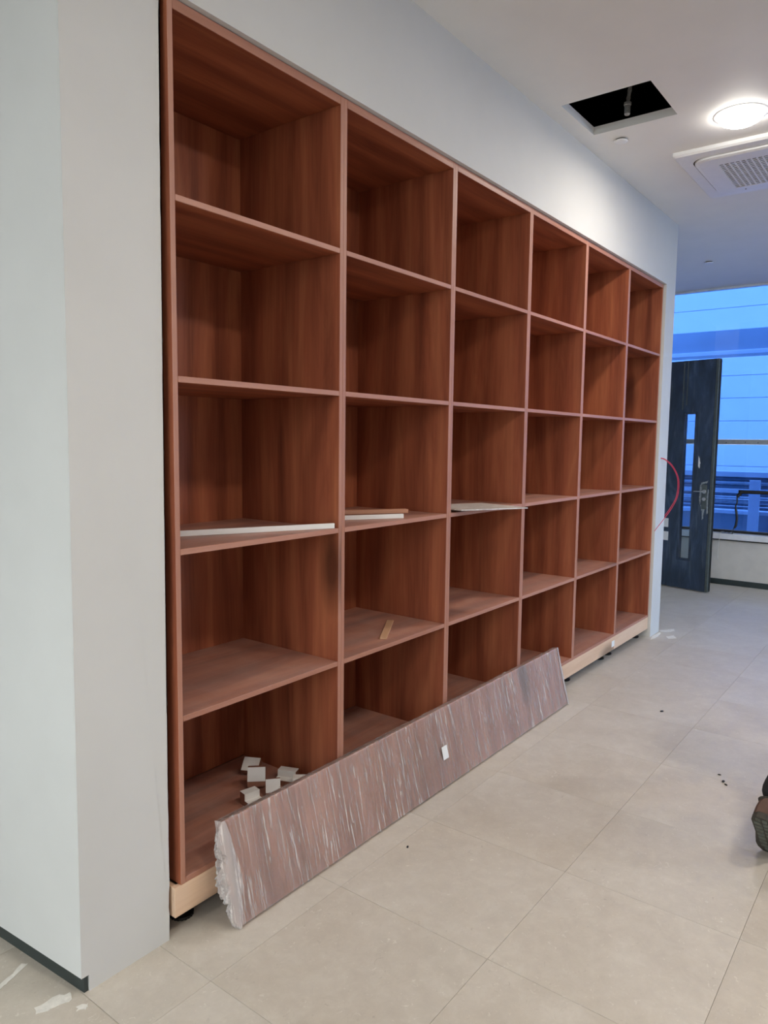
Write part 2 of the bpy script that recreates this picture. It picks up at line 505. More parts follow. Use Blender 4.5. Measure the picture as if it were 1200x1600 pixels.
# ceiling with the open hatch
HX0, HX1, HY0, HY1 = 2.395, 2.855, -.592, -.122
CT = .045
bm = bmesh.new()
add_box(bm, XR0, HX0, YR, 3.1, CEIL, CEIL+CT)
add_box(bm, HX1, XR1+.1, YR, 3.1, CEIL, CEIL+CT)
add_box(bm, HX0, HX1, YR, HY0, CEIL, CEIL+CT)
add_box(bm, HX0, HX1, HY1, 3.1, CEIL, CEIL+CT)
ceiling = struct(mesh_obj('ceiling', done(bm), 'ceil'), 'white ceiling with an open square hatch')
bm = bmesh.new()   # plenum seen through the hatch
a, b, c, d = HX0-.9, HX1+1.3, HY0-.9, HY1+.9
zt, zb = CEIL+.75, CEIL+CT+.001
for q in (((a,c,zt),(a,d,zt),(b,d,zt),(b,c,zt)), ((a,c,zb),(a,d,zb),(a,d,zt),(a,c,zt)), ((b,c,zb),(b,c,zt),(b,d,zt),(b,d,zb)),
          ((a,c,zb),(a,c,zt),(b,c,zt),(b,c,zb)), ((a,d,zb),(b,d,zb),(b,d,zt),(a,d,zt))):
    bm.faces.new([bm.verts.new(p) for p in q])
struct(mesh_obj('ceiling_void', done(bm), 'void'), 'dark void above the open ceiling hatch')
# things in the void
cd = thing('conduit', 'ribbed grey conduit hanging inside the dark ceiling hatch', 'conduit', (2.80, -.335, CEIL+.10))
bm = bmesh.new()
pts = [Vector((.0+.03*i/40, -.02*math.sin(i/13), .0+i*.0145)) for i in range(41)]
add_tube(bm, pts, lambda t: .0105+.0018*math.sin(t*160), 10)
mesh_obj('ribbed_hose', done(bm), 'conduit', cd)
bm = bmesh.new(); add_lathe(bm, [(.012, -.06), (.016, -.055), (.016, -.01), (.020, -.008), (.020, .006), (.013, .01)], 14)
mesh_obj('coupling', done(bm), 'conduit', cd)
bm = bmesh.new(); add_tube(bm, smooth_path([(2.2, -.75, CEIL+.40), (2.6, -.55, CEIL+.30), (3.0, -.50, CEIL+.22), (3.4, -.55, CEIL+.25)], 8), .045, 12)
tag(mesh_obj('void_duct', done(bm), 'rubber'), 'black flexible duct inside the dark ceiling hatch', 'duct')

# ------------------------------------------------------------------ far window and what lies outside
win = struct(bpy.data.objects.new('window_1', None), 'tall far window with grey transom')
COL.objects.link(win); win.location = (XR1, 0, 0)
def wpart(name, x0, x1, y0, y1, z0, z1, mat, bev=.002):
    return box_obj(name, x0, x1, y0, y1, z0, z1, mat, win, bev)
wpart('window_sill', -.05, .16, YR+.01, .99, .530, .598, 'sill', .004)
wpart('sill_gasket', -.030, .15, YR+.01, .985, .5155, .5295, 'rubber', .001)
wpart('bottom_rail', .06, .12, YR+.01, .99, .6, .628, 'rubber')
wpart('transom', .05, .12, YR+.01, .99, 1.615, 1.672, 'alu')
wpart('top_rail', .05, .12, YR+.01, .99, 3.37, 3.392, 'sill')
ys = [.99, -1.75, -3.5, YR+.01]
for y0 in (-1.75, -3.5): wpart('mullion', .051, .119, y0-.028, y0+.028, .63, 3.369, 'alu')
for y1, y0 in zip(ys, ys[1:]):
    wpart('glass_pane', .083, .089, y0+.03, y1-.03, .63, 1.614, 'glass', 0)
    wpart('glass_pane', .083, .089, y0+.03, y1-.03, 1.673, 3.369, 'glass', 0)
# fixing screws along the transom
bm = bmesh.new()
bmesh.ops.create_uvsphere(bm, u_segments=8, v_segments=5, radius=.006)
screw_me = done(bm, smooth=True)
for yy in (.12, -.08, -.21): mesh_obj('screw', screw_me, 'rubber', win, (.05, yy, 1.64+.006*math.sin(yy*40)))

# exterior
bm = bmesh.new(); add_box(bm, XR0-30, 32, -35, 35, -.6, -.3)
struct(mesh_obj('ground_outside', done(bm), 'deck'))
fac = thing('facade', 'pale panelled building facade outside the far window', 'building', (14.0, 1.0, -.3))
box_obj('backing_wall', .03, .35, -12, 14, 0, 9.0, 'joint', fac, 0)
zl = [.0, .62, 1.06, 1.50, 1.93, 2.37, 2.81, 3.24, 4.05, 4.53, 5.2, 6.0, 6.9, 8.0, 9.0]
yl = [-12, -8, -4, -.6, 4.2, 9.5, 14]
for za, zb_ in zip(zl, zl[1:]):
    for ya, yb in zip(yl, yl[1:]):
        box_obj('panel', 0, .028, ya+.004, yb-.004, za+.005, zb_-.005, 'facade', fac, .003)
# deep beam crossing outside above head height
bm_ = thing('canopy_beam', 'grey-blue horizontal beam outside near the top of the far window', 'beam', (9.0, 0, 0))
box_obj('beam_face', 0, .3, -9, 6, 2.83, 3.10, 'facade_dark', bm_, .005)
box_obj('lower_lip', -.03, .3, -9, 6, 2.775, 2.829, 'post', bm_, .004)
for yy in (-6.5, 5.2): box_obj('beam_post', .05, .25, yy-.1, yy+.1, -.3, 2.774, 'post', bm_, .004)

# pipe rack outside under the transom
rack = thing('pipe_rack', 'rack of horizontal pipes and rails outside the far window', 'pipe rack', (9.0, 0, -.3))
ZB = .3
def hpipe(name, z, r, mat, x=0.0):
    bm = bmesh.new(); add_tube(bm, [Vector((x, -5, 0)), Vector((x, 0, 0)), Vector((x, 4, 0))], r, 12)
    mesh_obj(name, done(bm), mat, rack, (0, 0, z+ZB))
box_obj('top_trough', .0, .22, -5, 4, 1.195+ZB, 1.262+ZB, 'post', rack, .004)
hpipe('pipe', 1.160, .030, 'pipe_dark', .10)
hpipe('pipe', 1.112, .022, 'pipe', .04)
hpipe('pipe', 1.062, .026, 'pipe_dark', .10)
box_obj('rail', .0, .05, -5, 4, .985+ZB, 1.030+ZB, 'post', rack, .003)
hpipe('pipe', .955, .022, 'pipe_dark', .10)
box_obj('rail', -.01, .04, -5, 4, .905+ZB, .932+ZB, 'pipe', rack, .003)
hpipe('pipe', .872, .024, 'pipe', .04)
hpipe('pipe', .825, .018, 'pipe_dark', .10)
hpipe('pipe', .785, .020, 'pipe_dark', .04)
box_obj('rail', .0, .05, -5, 4, .705+ZB, .750+ZB, 'post', rack, .003)
for yy in (.025, -2.4, 2.3): box_obj('rack_post', -.075, -.012, yy-.062, yy+.062, 0, 1.16+ZB, 'post', rack, .003)
box_obj('infill_panel', .12, .15, -5, 4, .0, .70+ZB, 'facade_dark', rack, .002)

# black bar with a dangling cord at the window
bar = thing('window_bar', 'black horizontal bar with dangling cord in front of the far window', 'bar', (7.575, 0, 1.085))
bm = bmesh.new()
add_tube(bm, smooth_path([(0, -1.70, .0), (0, -.9, 0), (0, -.13, .0), (0, -.095, -.006), (0, -.07, -.03), (0, -.052, -.058)], 6), .021, 10)
mesh_obj('bar_tube', done(bm), 'black', bar)
bm = bmesh.new()
add_tube(bm, smooth_path([(0, -.05, -.05), (0, -.052, -.13), (0, -.040, -.17), (0, -.052, -.24), (0, -.060, -.31), (0, -.052, -.39), (0, -.030, -.43), (0, -.022, -.483)], 6),
         lambda t: .008 if t < .35 else (.013 if t < .8 else .004), 8)
mesh_obj('cord', done(bm), 'black', bar)
box_obj('wall_bracket', -.015, .105, -1.70, -1.66, -.03, .03, 'black', bar, .002)

# scraps on the sill, thin lead hanging down
sc = thing('crumpled_foil', 'crumpled scrap of silver foil lying on the far window sill', 'foil', (7.62, .045, .598))
bm = bmesh.new()
rnd = random.Random(11)
N = 9
g = [[bm.verts.new(((j/N-.5)*.06+rnd.uniform(-.006, .006), (i/N-.5)*.15+rnd.uniform(-.006, .006), .006+.018*abs(mnoise.noise(Vector((i*.7, j*.7, 3)))))) for j in range(N+1)] for i in range(N+1)]
for i in range(N):
    for j in range(N):
        bm.faces.new((g[i][j], g[i][j+1], g[i+1][j+1], g[i+1][j]))
fo = mesh_obj('sheet', done(bm), 'tape', sc)
sm = fo.modifiers.new('thick', 'SOLIDIFY'); sm.thickness = .0015
bm = bmesh.new()
add_tube(bm, smooth_path([(7.60, .10, .602), (7.578, .105, .600), (7.570, .112, .52), (7.572, .12, .40), (7.574, .115, .30)], 6), .003, 6)
tag(mesh_obj('thin_lead', done(bm), 'plaster'), 'thin pale lead hanging from the far window sill', 'cable')

# ------------------------------------------------------------------ the open door
ang = math.atan2(-.257, .966)    # local +y runs along the door leaf from its free edge to the hinge
door = bpy.data.objects.new('door_1', None); COL.objects.link(door)
struct(door, 'dark slate door with narrow glass strip standing open')
door.location = (6.945, .072, .012); door.rotation_euler = (0, 0, ang)
DH, DW, DT = 2.505, .945, .052
w0, w1, wz0, wz1 = .232, .352, .335, 1.925     # vision strip
def dpart(name, x0, x1, y0, y1, z0, z1, mat, bev=.002, par=door):
    return box_obj(name, x0, x1, y0, y1, z0, z1, mat, par, bev)
bm = bmesh.new()
add_box(bm, 0, DT, .03, w0, 0, DH)
add_box(bm, 0, DT, w1, DW, 0, DH)
add_box(bm, 0, DT, w0, w1, 0, wz0)
add_box(bm, 0, DT, w0, w1, wz1, DH)
mesh_obj('leaf', done(bm), 'door', door)
dpart('edge_profile', -.004, DT+.002, -.004, .028, 0, DH, 'door_edge', .004)
dpart('edge_gasket', DT*.45, DT*.8, -.012, -.0045, .01, DH-.01, 'rubber', .002)
dpart('glass_strip', .022, .028, w0, w1, wz0, wz1, 'door_glass', 0)
for (a_, b_, c_, d_) in ((w0-.022, w0, wz0-.022, wz1+.022), (w1, w1+.022, wz0-.022, wz1+.022), (w0, w1, wz0-.022, wz0), (w0, w1, wz1, wz1+.022)):
    dpart('glazing_bead', -.007, -.0003, a_, b_, c_, d_, 'door', .002)
dpart('film_fold', -.006, -.0005, w1+.028, w1+.040, wz1+.05, DH-.02, 'door_edge', .001)
dpart('film_fold', -.006, -.0005, w1-.016, w1-.006, wz1+.10, DH-.01, 'door_edge', .001)
# lock: backplate, spindle, cylinder, torn protective film
bm = bmesh.new(); add_box(bm, -.009, -.001, .055, .112, .90, 1.17, .004)
lock = mesh_obj('lock_plate', done(bm), 'door_edge', door)
for zz, r in ((1.092, .022), (1.010, .020)):
    bm = bmesh.new(); add_lathe(bm, [(r, 0), (r, .010), (r*.8, .013), (r*.55, .013), (r*.55, .004)], 18)
    mesh_obj('lock_rose', done(bm), 'steel', lock, (-.0092, .082, zz), (0, -math.pi/2, 0))
bm = bmesh.new(); add_tube(bm, [Vector((-.03, .084, 1.092)), Vector((-.034, .13, 1.092)), Vector((-.034, .19, 1.090))], .006, 8)
mesh_obj('spindle', done(bm), 'steel', lock)
def ragged(name, pts, par, x, mat, seed):
    """thin torn scrap on the door face, outline given as (y, z)"""
    r = random.Random(seed)
    out = []
    for (a_, b_), (c_, d_) in zip(pts, pts[1:]+pts[:1]):
        for t in (0, .33, .66):
            out.append((a_+(c_-a_)*t+r.uniform(-.004, .004), b_+(d_-b_)*t+r.uniform(-.004, .004)))
    bm = bmesh.new()
    lo_ = [bm.verts.new((x, p, q)) for p, q in out]
    hi_ = [bm.verts.new((x-.0025, p, q)) for p, q in out]
    bm.faces.new(lo_); bm.faces.new(hi_[::-1])
    for i in range(len(out)):
        j = (i+1) % len(out)
        bm.faces.new((lo_[i], hi_[i], hi_[j], lo_[j]))
    bmesh.ops.recalc_face_normals(bm, faces=bm.faces[:])
    return mesh_obj(name, done(bm), mat, par)
ragged('film_scrap', [(.05, 1.21), (.125, 1.185), (.128, 1.165), (.06, 1.185)], door, -.0005, 'tape', 1)
ragged('film_scrap', [(.118, 1.17), (.135, 1.16), (.142, 1.0), (.128, .95), (.118, 1.02)], door, -.0005, 'tape', 2)
ragged('film_scrap', [(.065, .925), (.128, .945), (.10, .87), (.098, .78), (.085, .80), (.075, .88)], door, -.0005, 'tape', 3)
ragged('film_scrap', [(.150, 1.40), (.168, 1.47), (.174, 1.36), (.155, 1.34)], door, -.0005, 'sticker', 4)
ragged('film_scrap', [(.035, 1.11), (.05, 1.12), (.05, .85), (.036, .86)], door, -.0005, 'tape', 5)
dpart('sticker', -.0025, -.0005, .490, .600, .665, .765, 'sticker', 0)
dpart('sticker', -.0025, -.0005, .485, .600, .515, .615, 'sticker', 0)
for zz in (.25, 1.25, 2.25): dpart('hinge', -.006, DT*.5, DW-.004, DW+.012, zz-.05, zz+.05, 'steel', .002)

# ------------------------------------------------------------------ ceiling fittings
# cassette air conditioner
ac = thing('cassette_air_conditioner', 'white square ceiling cassette air conditioner with perforated grille', 'air conditioner', (3.862, -.878, CEIL))
def rsq(h, r, n=6):
    out = []
    for cx, cy, a0 in ((h-r, h-r, 0), (-h+r, h-r, 90), (-h+r, -h+r, 180), (h-r, -h+r, 270)):
        for k in range(n+1):
            a_ = math.radians(a0+90*k/n); out.append((cx+r*math.cos(a_), cy+r*math.sin(a_)))
    return out
def ring_stack(bm, loops, mat=0, close=False):
    R_ = [[bm.verts.new((x, y, z)) for x, y in pts] for pts, z in loops]
    n = len(R_[0])
    for a_, b_ in zip(R_, R_[1:]):
        for k in range(n):
            f = bm.faces.new((a_[k], a_[(k+1) % n], b_[(k+1) % n], b_[k])); f.material_index = mat
    if close: bm.faces.new(R_[-1])
    return R_
bm = bmesh.new()
ring_stack(bm, [(rsq(.467, .012), 0), (rsq(.467, .012), -.020), (rsq(.455, .016), -.030), (rsq(.385, .10), -.034)])
bmesh.ops.recalc_face_normals(bm, faces=bm.faces[:])
mesh_obj('outer_frame', done(bm), 'ac', ac)
bm = bmesh.new()
ring_stack(bm, [(rsq(.386, .10), -.032), (rsq(.382, .10), -.020), (rsq(.378, .098), -.030)])
bmesh.ops.recalc_face_normals(bm, faces=bm.faces[:])
mesh_obj('air_slot', done(bm), 'ac_dark', ac)
bm = bmesh.new()
gq = rsq(.252, .02)
ring_stack(bm, [(rsq(.378, .098), -.022), (rsq(.376, .098), -.043), (rsq(.355, .09), -.049), (gq, -.052), (gq, -.040)])
bmesh.ops.recalc_face_normals(bm, faces=bm.faces[:])
mesh_obj('inner_panel', done(bm), 'ac', ac)
box_obj('filter', -.25, .25, -.25, .25, -.040, -.034, 'ac_dark', ac, 0)
bm = bmesh.new()
nb = 17
for i in range(nb):
    p = -.25+.5*i/(nb-1)
    add_box(bm, p-.0055, p+.0055, -.251, .251, -.0505, -.046)
    add_box(bm, -.251, .251, p-.0045, p+.0045, -.0500, -.0465)
mesh_obj('grille', done(bm), 'ac', ac)
bm = bmesh.new(); bmesh.ops.create_uvsphere(bm, u_segments=8, v_segments=5, radius=.005)
mesh_obj('screw_cover', done(bm), 'ac_dark', ac, (.31, .20, -.0495))

# downlights
def downlight(x, y, label, group):
    t = thing('downlight', label, 'ceiling lamp', (x, y, CEIL), group=group)
    bm = bmesh.new(); add_lathe(bm, [(.117, -.003), (.138, -.002), (.140, 0), (.117, 0), (.1168, -.0028)], 32)
    # ring: drop the two end caps
    for f in [f for f in bm.faces if len(f.verts) > 4]: bm.faces.remove(f)
    bmesh.ops.recalc_face_normals(bm, faces=bm.faces[:])
    mesh_obj('trim_ring', done(bm, smooth=True), 'ac', t)
    bm = bmesh.new(); add_lathe(bm, [(.04, -.052), (.075, -.047), (.10, -.034), (.114, -.014), (.116, 0)], 32)
    mesh_obj('lens', done(bm, smooth=True), 'lamp', t)
    ld = bpy.data.lights.new('lamp_light', 'AREA')
    ld.shape = 'DISK'; ld.size = .26; ld.energy = LAMP_W; ld.color = LAMP_COL
    lo_ = bpy.data.objects.new('lamp_light', ld); COL.objects.link(lo_)
    lo_.parent = t; lo_.location = (0, 0, -.056)
    return t
downlight(3.055, -.868, 'lit round downlight in the ceiling beside the open hatch', 'downlights in the ceiling')
for lx in (.0, -3.0, 6.1):
    for ly in (-.868, -2.3 if lx == 0 else -3.4):
        if ly > -2 and lx != -3.0: continue
        downlight(lx, ly, 'added unseen round downlight, warm fill for the upper wall', 'downlights in the ceiling')
downlight(1.5, -2.5, 'added unseen round downlight, warm fill for the upper wall', 'downlights in the ceiling')  # extra lamp out of view, added as warm fill on the upper wall
downlight(3.055, -3.4, 'added unseen round downlight, warm fill for the upper wall', 'downlights in the ceiling')

def detector(x, y, label):
    t = thing('ceiling_cap', label, 'cover cap', (x, y, CEIL), group='round ceiling caps')
    bm = bmesh.new(); add_lathe(bm, [(.030, -.017), (.038, -.014), (.040, -.009)], 24)
    mesh_obj('cap_face', done(bm), 'ac', t)
    bm = bmesh.new(); add_lathe(bm, [(.030, -.009), (.030, 0)], 20)
    mesh_obj('neck', done(bm), 'ac_dark', t)
detector(3.006, -.228, 'small round white cap on the ceiling next to the open hatch')
detector(6.369, .083, 'tiny round white cap on the far ceiling near the window')

# ------------------------------------------------------------------ bookcase units
PITCH, BT, DEPTH = .787, .019, .553
SZ = [.172, .7115, 1.2465, 1.7785, 2.3115]       # undersides of bottom panel and the four shelves
TOPZ = 2.848
IW = PITCH-2*BT
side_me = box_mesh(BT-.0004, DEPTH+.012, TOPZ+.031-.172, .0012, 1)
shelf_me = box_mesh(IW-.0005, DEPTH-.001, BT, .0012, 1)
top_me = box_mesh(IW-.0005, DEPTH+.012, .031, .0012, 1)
back_me = box_mesh(IW-.0005, .009, TOPZ-.172-BT-.001, .0005)
labels = ['leftmost open bookcase unit beside the white column, long white strip on its middle shelf',
          'second bookcase unit from the left, brown and white strips on its middle shelf',
          'third bookcase unit from the left, pale sheet jutting from its middle shelf',
          'fourth bookcase unit from the left, behind the right end of the wrapped board',
          'fifth bookcase unit from the left, empty, standing beside the last one',
          'rightmost open bookcase unit, empty, at the far end of the row']
for i in range(6):
    x0 = -BT+PITCH*i
    t = thing('bookcase', labels[i], 'bookcase', (x0, 0, .172), group='row of open wooden bookcase units')
    zc = (TOPZ+.031-.172)/2
    for k in (0, 1):
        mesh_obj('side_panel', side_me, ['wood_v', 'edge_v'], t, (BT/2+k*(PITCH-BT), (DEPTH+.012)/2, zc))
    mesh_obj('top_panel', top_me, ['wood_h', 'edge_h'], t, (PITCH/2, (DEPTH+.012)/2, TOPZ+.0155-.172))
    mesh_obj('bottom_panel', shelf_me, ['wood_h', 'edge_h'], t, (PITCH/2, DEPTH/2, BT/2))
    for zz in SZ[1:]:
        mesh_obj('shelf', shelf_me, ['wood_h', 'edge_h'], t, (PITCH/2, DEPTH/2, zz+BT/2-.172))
    mesh_obj('back_panel', back_me, 'wood_v', t, (PITCH/2, DEPTH+.0055, BT+(TOPZ-.172-BT)/2))

# plinth frame on adjustable feet
pl = thing('plinth_frame', 'pale plywood plinth under the bookcase row, on black adjustable feet', 'plinth', (0, 0, 0))
box_obj('front_rail', -.043, 3.912, .0, .018, .0715, .1715, 'ply', pl, .001)
box_obj('front_rail', 3.914, 4.698, .0, .018, .0715, .1715, 'ply', pl, .001)
box_obj('rear_rail', -.043, 4.698, .50, .518, .0715, .1715, 'ply', pl, .001)
for xx in (-.043, .755, 1.545, 2.33, 3.115, 3.9, 4.68):
    box_obj('cross_rail', xx, xx+.018, .0185, .4995, .0715, .1715, 'ply', pl, .001)
box_obj('paper_tag', 3.86, 3.915, -.0012, -.0002, .098, .143, 'sticker', pl, 0)
bm = bmesh.new()
add_lathe(bm, [(.036, 0), (.038, .004), (.037, .010), (.024, .016), (.015, .020), (.015, .052), (.024, .055), (.024, .0712)], 20)
for k in range(20):
    a_ = 2*math.pi*k/20
    p = Vector((.038*math.cos(a_), .038*math.sin(a_), .007))
    mtx = Matrix.Translation(p) @ Matrix.Rotation(a_, 4, 'Z')
    bmesh.ops.create_cube(bm, size=1, matrix=mtx @ Matrix.Diagonal((.004, .006, .010, 1)))
foot_me = done(bm)
for i in range(6):
    for xx in (.003+.045 if i == 0 else PITCH*i-.019+.079, PITCH*(i+1)-.019-.079):
        for yy in (.088, .44): mesh_obj('foot', foot_me, 'black', pl, (xx, yy, 0))

# ------------------------------------------------------------------ things on the shelves
Z3 = SZ[2]+BT+.0004      # middle shelf top
Z4 = SZ[1]+BT+.0004
Z0 = SZ[0]+BT+.0004
# long white strip in the first unit
t = thing('white_strip', 'long white strip lying slanted on the middle shelf of the leftmost unit', 'strip', (.045, .305, Z3), (0, 0, math.atan2(-.268, .62)))
box_obj('strip_board', 0, .750, 0, .012, 0, .020, 'laminate', t, .0008)
box_obj('strip_core', .001, .749, .0125, .016, 0, .0195, 'lam_edge', t, .0005)
# brown strip over a white strip in the second unit
t = thing('white_strip', 'short white strip on the middle shelf under a brown strip', 'strip', (.895, .222, Z3), (0, 0, math.atan2(-.132, .234)))
box_obj('strip_board', 0, .385, 0, .012, 0, .019, 'laminate', t, .0008)
box_obj('strip_core', .001, .384, .0125, .016, 0, .0185, 'lam_edge', t, .0005)
tag(box_obj('wood_strip', -.21, .21, -.018, .018, -.0085, .0085, ['strip_wood'], None, .0008), 'brown wooden strip resting on a short white strip', 'strip')
o = bpy.data.objects['wood_strip']; o.location = (1.105, .165, Z3+.0195+.0088); o.rotation_euler = (0, 0, math.atan2(-.15, .242))
# pale sheet jutting out of the third unit
bm = bmesh.new()
NX, NY = 16, 6
L_, W_ = .48, .335
def lift(u_, v_): return .012*(1-u_)*(1-.4*v_)
for side in (0, 1):
    g = [[bm.verts.new((L_*i/NX, W_*j/NY, lift(i/NX, j/NY)+side*.006)) for j in range(NY+1)] for i in range(NX+1)]
    if side == 0: lo_ = g
    else: hi_ = g
for i in range(NX):
    for j in range(NY):
        bm.faces.new((lo_[i][j], lo_[i][j+1], lo_[i+1][j+1], lo_[i+1][j])); bm.faces.new((hi_[i][j], hi_[i+1][j], hi_[i+1][j+1], hi_[i][j+1]))
for i in range(NX):
    bm.faces.new((lo_[i][0], lo_[i+1][0], hi_[i+1][0], hi_[i][0])); bm.faces.new((lo_[i+1][NY], lo_[i][NY], hi_[i][NY], hi_[i+1][NY]))
for j in range(NY):
    bm.faces.new((lo_[0][j+1], lo_[0][j], hi_[0][j], hi_[0][j+1])); bm.faces.new((lo_[NX][j], lo_[NX][j+1], hi_[NX][j+1], hi_[NX][j]))
k = NT('pale_marbled_sheet')
nz = k.noise(k.coords((1, 3, 1)), 9, 5, .6, 1.2)
k.l(k.ramp(nz, [(.3, srgb(168, 156, 146)), (.55, srgb(206, 198, 190)), (.75, srgb(226, 220, 214))]), k.b.inputs['Base Color'])
k.b.inputs['Roughness'].default_value = .4
M['sheet'] = k.m
tag(mesh_obj('pale_sheet', done(bm), 'sheet', None, (1.600, -.042, Z3), (0, 0, math.atan2(-.121, .465))),
    'thin pale marbled sheet sticking out over the front of a middle shelf', 'sheet')
# small tan offcut on the lower shelf of the second unit
tag(box_obj('wood_offcut', -.165, .165, -.016, .016, -.003, .003, ['lightwood'], None, .0005),
    'small thin tan wood offcut on the lower shelf of the second unit', 'offcut')
o = bpy.data.objects['wood_offcut']; o.location = (1.262, .143, Z4+.0034); o.rotation_euler = (0, 0, math.atan2(.172, .285))

# white-faced offcuts on the bottom of the first unit
def rebate_block(name, label, loc, rot, length=.07):
    """short length of rebated board: L-shaped section, white laminate on two stepped faces, brown core"""
    t = thing(name, label, 'offcut', loc, rot, group='white-faced offcuts on the bottom panel')
    prof = [(0, 0), (.072, 0), (.072, .022), (.036, .022), (.036, .048), (0, .048)]   # (y, z)
    bm = bmesh.new()
    a_ = [bm.verts.new((-length/2, y-.036, z)) for y, z in prof]; b_ = [bm.verts.new((length/2, y-.036, z)) for y, z in prof]
    fa = bm.faces.new(a_[::-1]); fb = bm.faces.new(b_)
    for i in range(6):
        j = (i+1) % 6
        bm.faces.new((a_[i], a_[j], b_[j], b_[i]))
    bmesh.ops.recalc_face_normals(bm, faces=bm.faces[:])
    mesh_obj('core', done(bm), 'lam_edge', t)
    e = .0012
    bm = bmesh.new()
    h = length/2
    add_box(bm, -h, h, .0005, .036, .0222, .0222+e)          # lower tread
    add_box(bm, -h, h, .0002, .0002+e, .0224, .048)          # riser
    add_box(bm, -h, h, -.036, .0014, .0482, .0482+e)         # upper tread
    mesh_obj('white_face', done(bm), 'laminate', t)
    return t
def flat_block(name, label, loc, rot, sx=.07, sz=.062, sy=.032, wz=0.0):
    """small square offcut standing on edge, white laminate on its front"""
    loc = (loc[0], loc[1], loc[2]+sy*math.sin(-rot[0])+.0005)
    t = thing(name, label, 'offcut', loc, rot, group='white-faced offcuts on the bottom panel')
    box_obj('core', -sx/2, sx/2, 0, sy, 0, sz, 'lam_edge', t, .0006)
    box_obj('white_face', -sx/2, sx/2, -.0014, -.0002, wz, sz, 'laminate', t, 0)
    return t
R = math.radians
# -- positions from the photograph (bottom panel of the first unit)
flat_block('offcut_block', 'white-faced brown block tilted back, rearmost of the offcuts', (.612, .372, Z0), (R(-50), 0, R(-62)), .072, .060, .034)
flat_block('offcut_block', 'square white-faced brown block standing upright in the middle of the offcuts', (.556, .268, Z0), (R(-14), 0, R(-47)), .072, .078, .034, .022)
flat_block('offcut_block', 'small white-faced block leaning just above the wrapped board edge', (.552, .166, Z0), (R(-18), 0, R(-42)), .058, .060, .03, .008)
rebate_block('offcut_block', 'stepped white offcut in front, nearest the wrapped end of the board', (.462, .190, Z0), (0, 0, R(168)), .066)
rebate_block('offcut_block', 'stepped white offcut at the right, behind a half hidden one', (.676, .214, Z0), (0, 0, R(112)), .080)
rebate_block('offcut_block', 'half hidden stepped white offcut furthest right, against the board edge', (.664, .120, Z0), (0, 0, R(128)), .07)

# ------------------------------------------------------------------ wrapped board leaning on the plinth
XA, XB = .118, 2.775
HB, TB = .345, .034
lean = math.atan2(.083, .335)
wb = thing('wrapped_board', 'long brown board wrapped in clear film leaning on the bookcase front', 'board', (XA, -.126, .0085), (-lean, 0, 0))
# local: x along the board, y through its thickness, z up its face; shear right end a little lower
LB = XB-XA
board_me = box_mesh(LB, TB*.48, HB, .0015)
mesh_obj('board', board_me, 'panel_wood', wb, (LB/2, TB*.26, HB/2))
mesh_obj('board', board_me, 'panel_wood', wb, (LB/2, TB*.76, HB/2))
# film over face, top and right end
rnd = random.Random(5)
ridges = []
for i in range(190):
    xc = rnd.uniform(.02, LB-.02); a_ = rnd.gauss(0, .16)
    if rnd.random() < .15: a_ = rnd.uniform(-1.0, 1.0)
    z0_ = rnd.uniform(-.05, HB*.8); ln = rnd.uniform(.08, .36)
    ridges.append((xc, z0_, a_, ln, rnd.uniform(.0010, .0036), rnd.uniform(.0018, .0045)))
def film_h(x, z):
    h = .0018+.0012*mnoise.noise(Vector((x*9, z*5, 1.3)))+.0010*mnoise.noise(Vector((x*34, z*9, 7.7)))
    for xc, zc, a_, ln, amp, wd in ridges:
        dx, dz = x-xc, z-zc
        if abs(dx) > .4: continue
        s_ = dx*math.sin(a_)+dz*math.cos(a_); q = dx*math.cos(a_)-dz*math.sin(a_)
        if 0 < s_ < ln and abs(q) < 3*wd:
            h += amp*math.exp(-(q/wd)**2)*min(1, s_/.03, (ln-s_)/.03)
    return max(h, .0007)
bm = bmesh.new()
NXF, NZF = 900, 50
prof = [('f', HB*j/NZF) for j in range(NZF+1)] + [('t', TB*k_/5) for k_ in range(1, 6)]
grid = []
for i in range(NXF+1):
    x = -.002+(LB+.005)*i/NXF
    col_ = []
    for kind_, s_ in prof:
        if kind_ == 'f': p = (x, -film_h(x, s_), s_)
        else: p = (x, s_, HB+film_h(x, HB+s_))
        col_.append(bm.verts.new(p))
    grid.append(col_)
for a_, b_ in zip(grid, grid[1:]):
    for j in range(len(prof)-1):
        f = bm.faces.new((a_[j], b_[j], b_[j+1], a_[j+1])); f.smooth = True
mesh_obj('stretch_film', done(bm), 'film', wb)
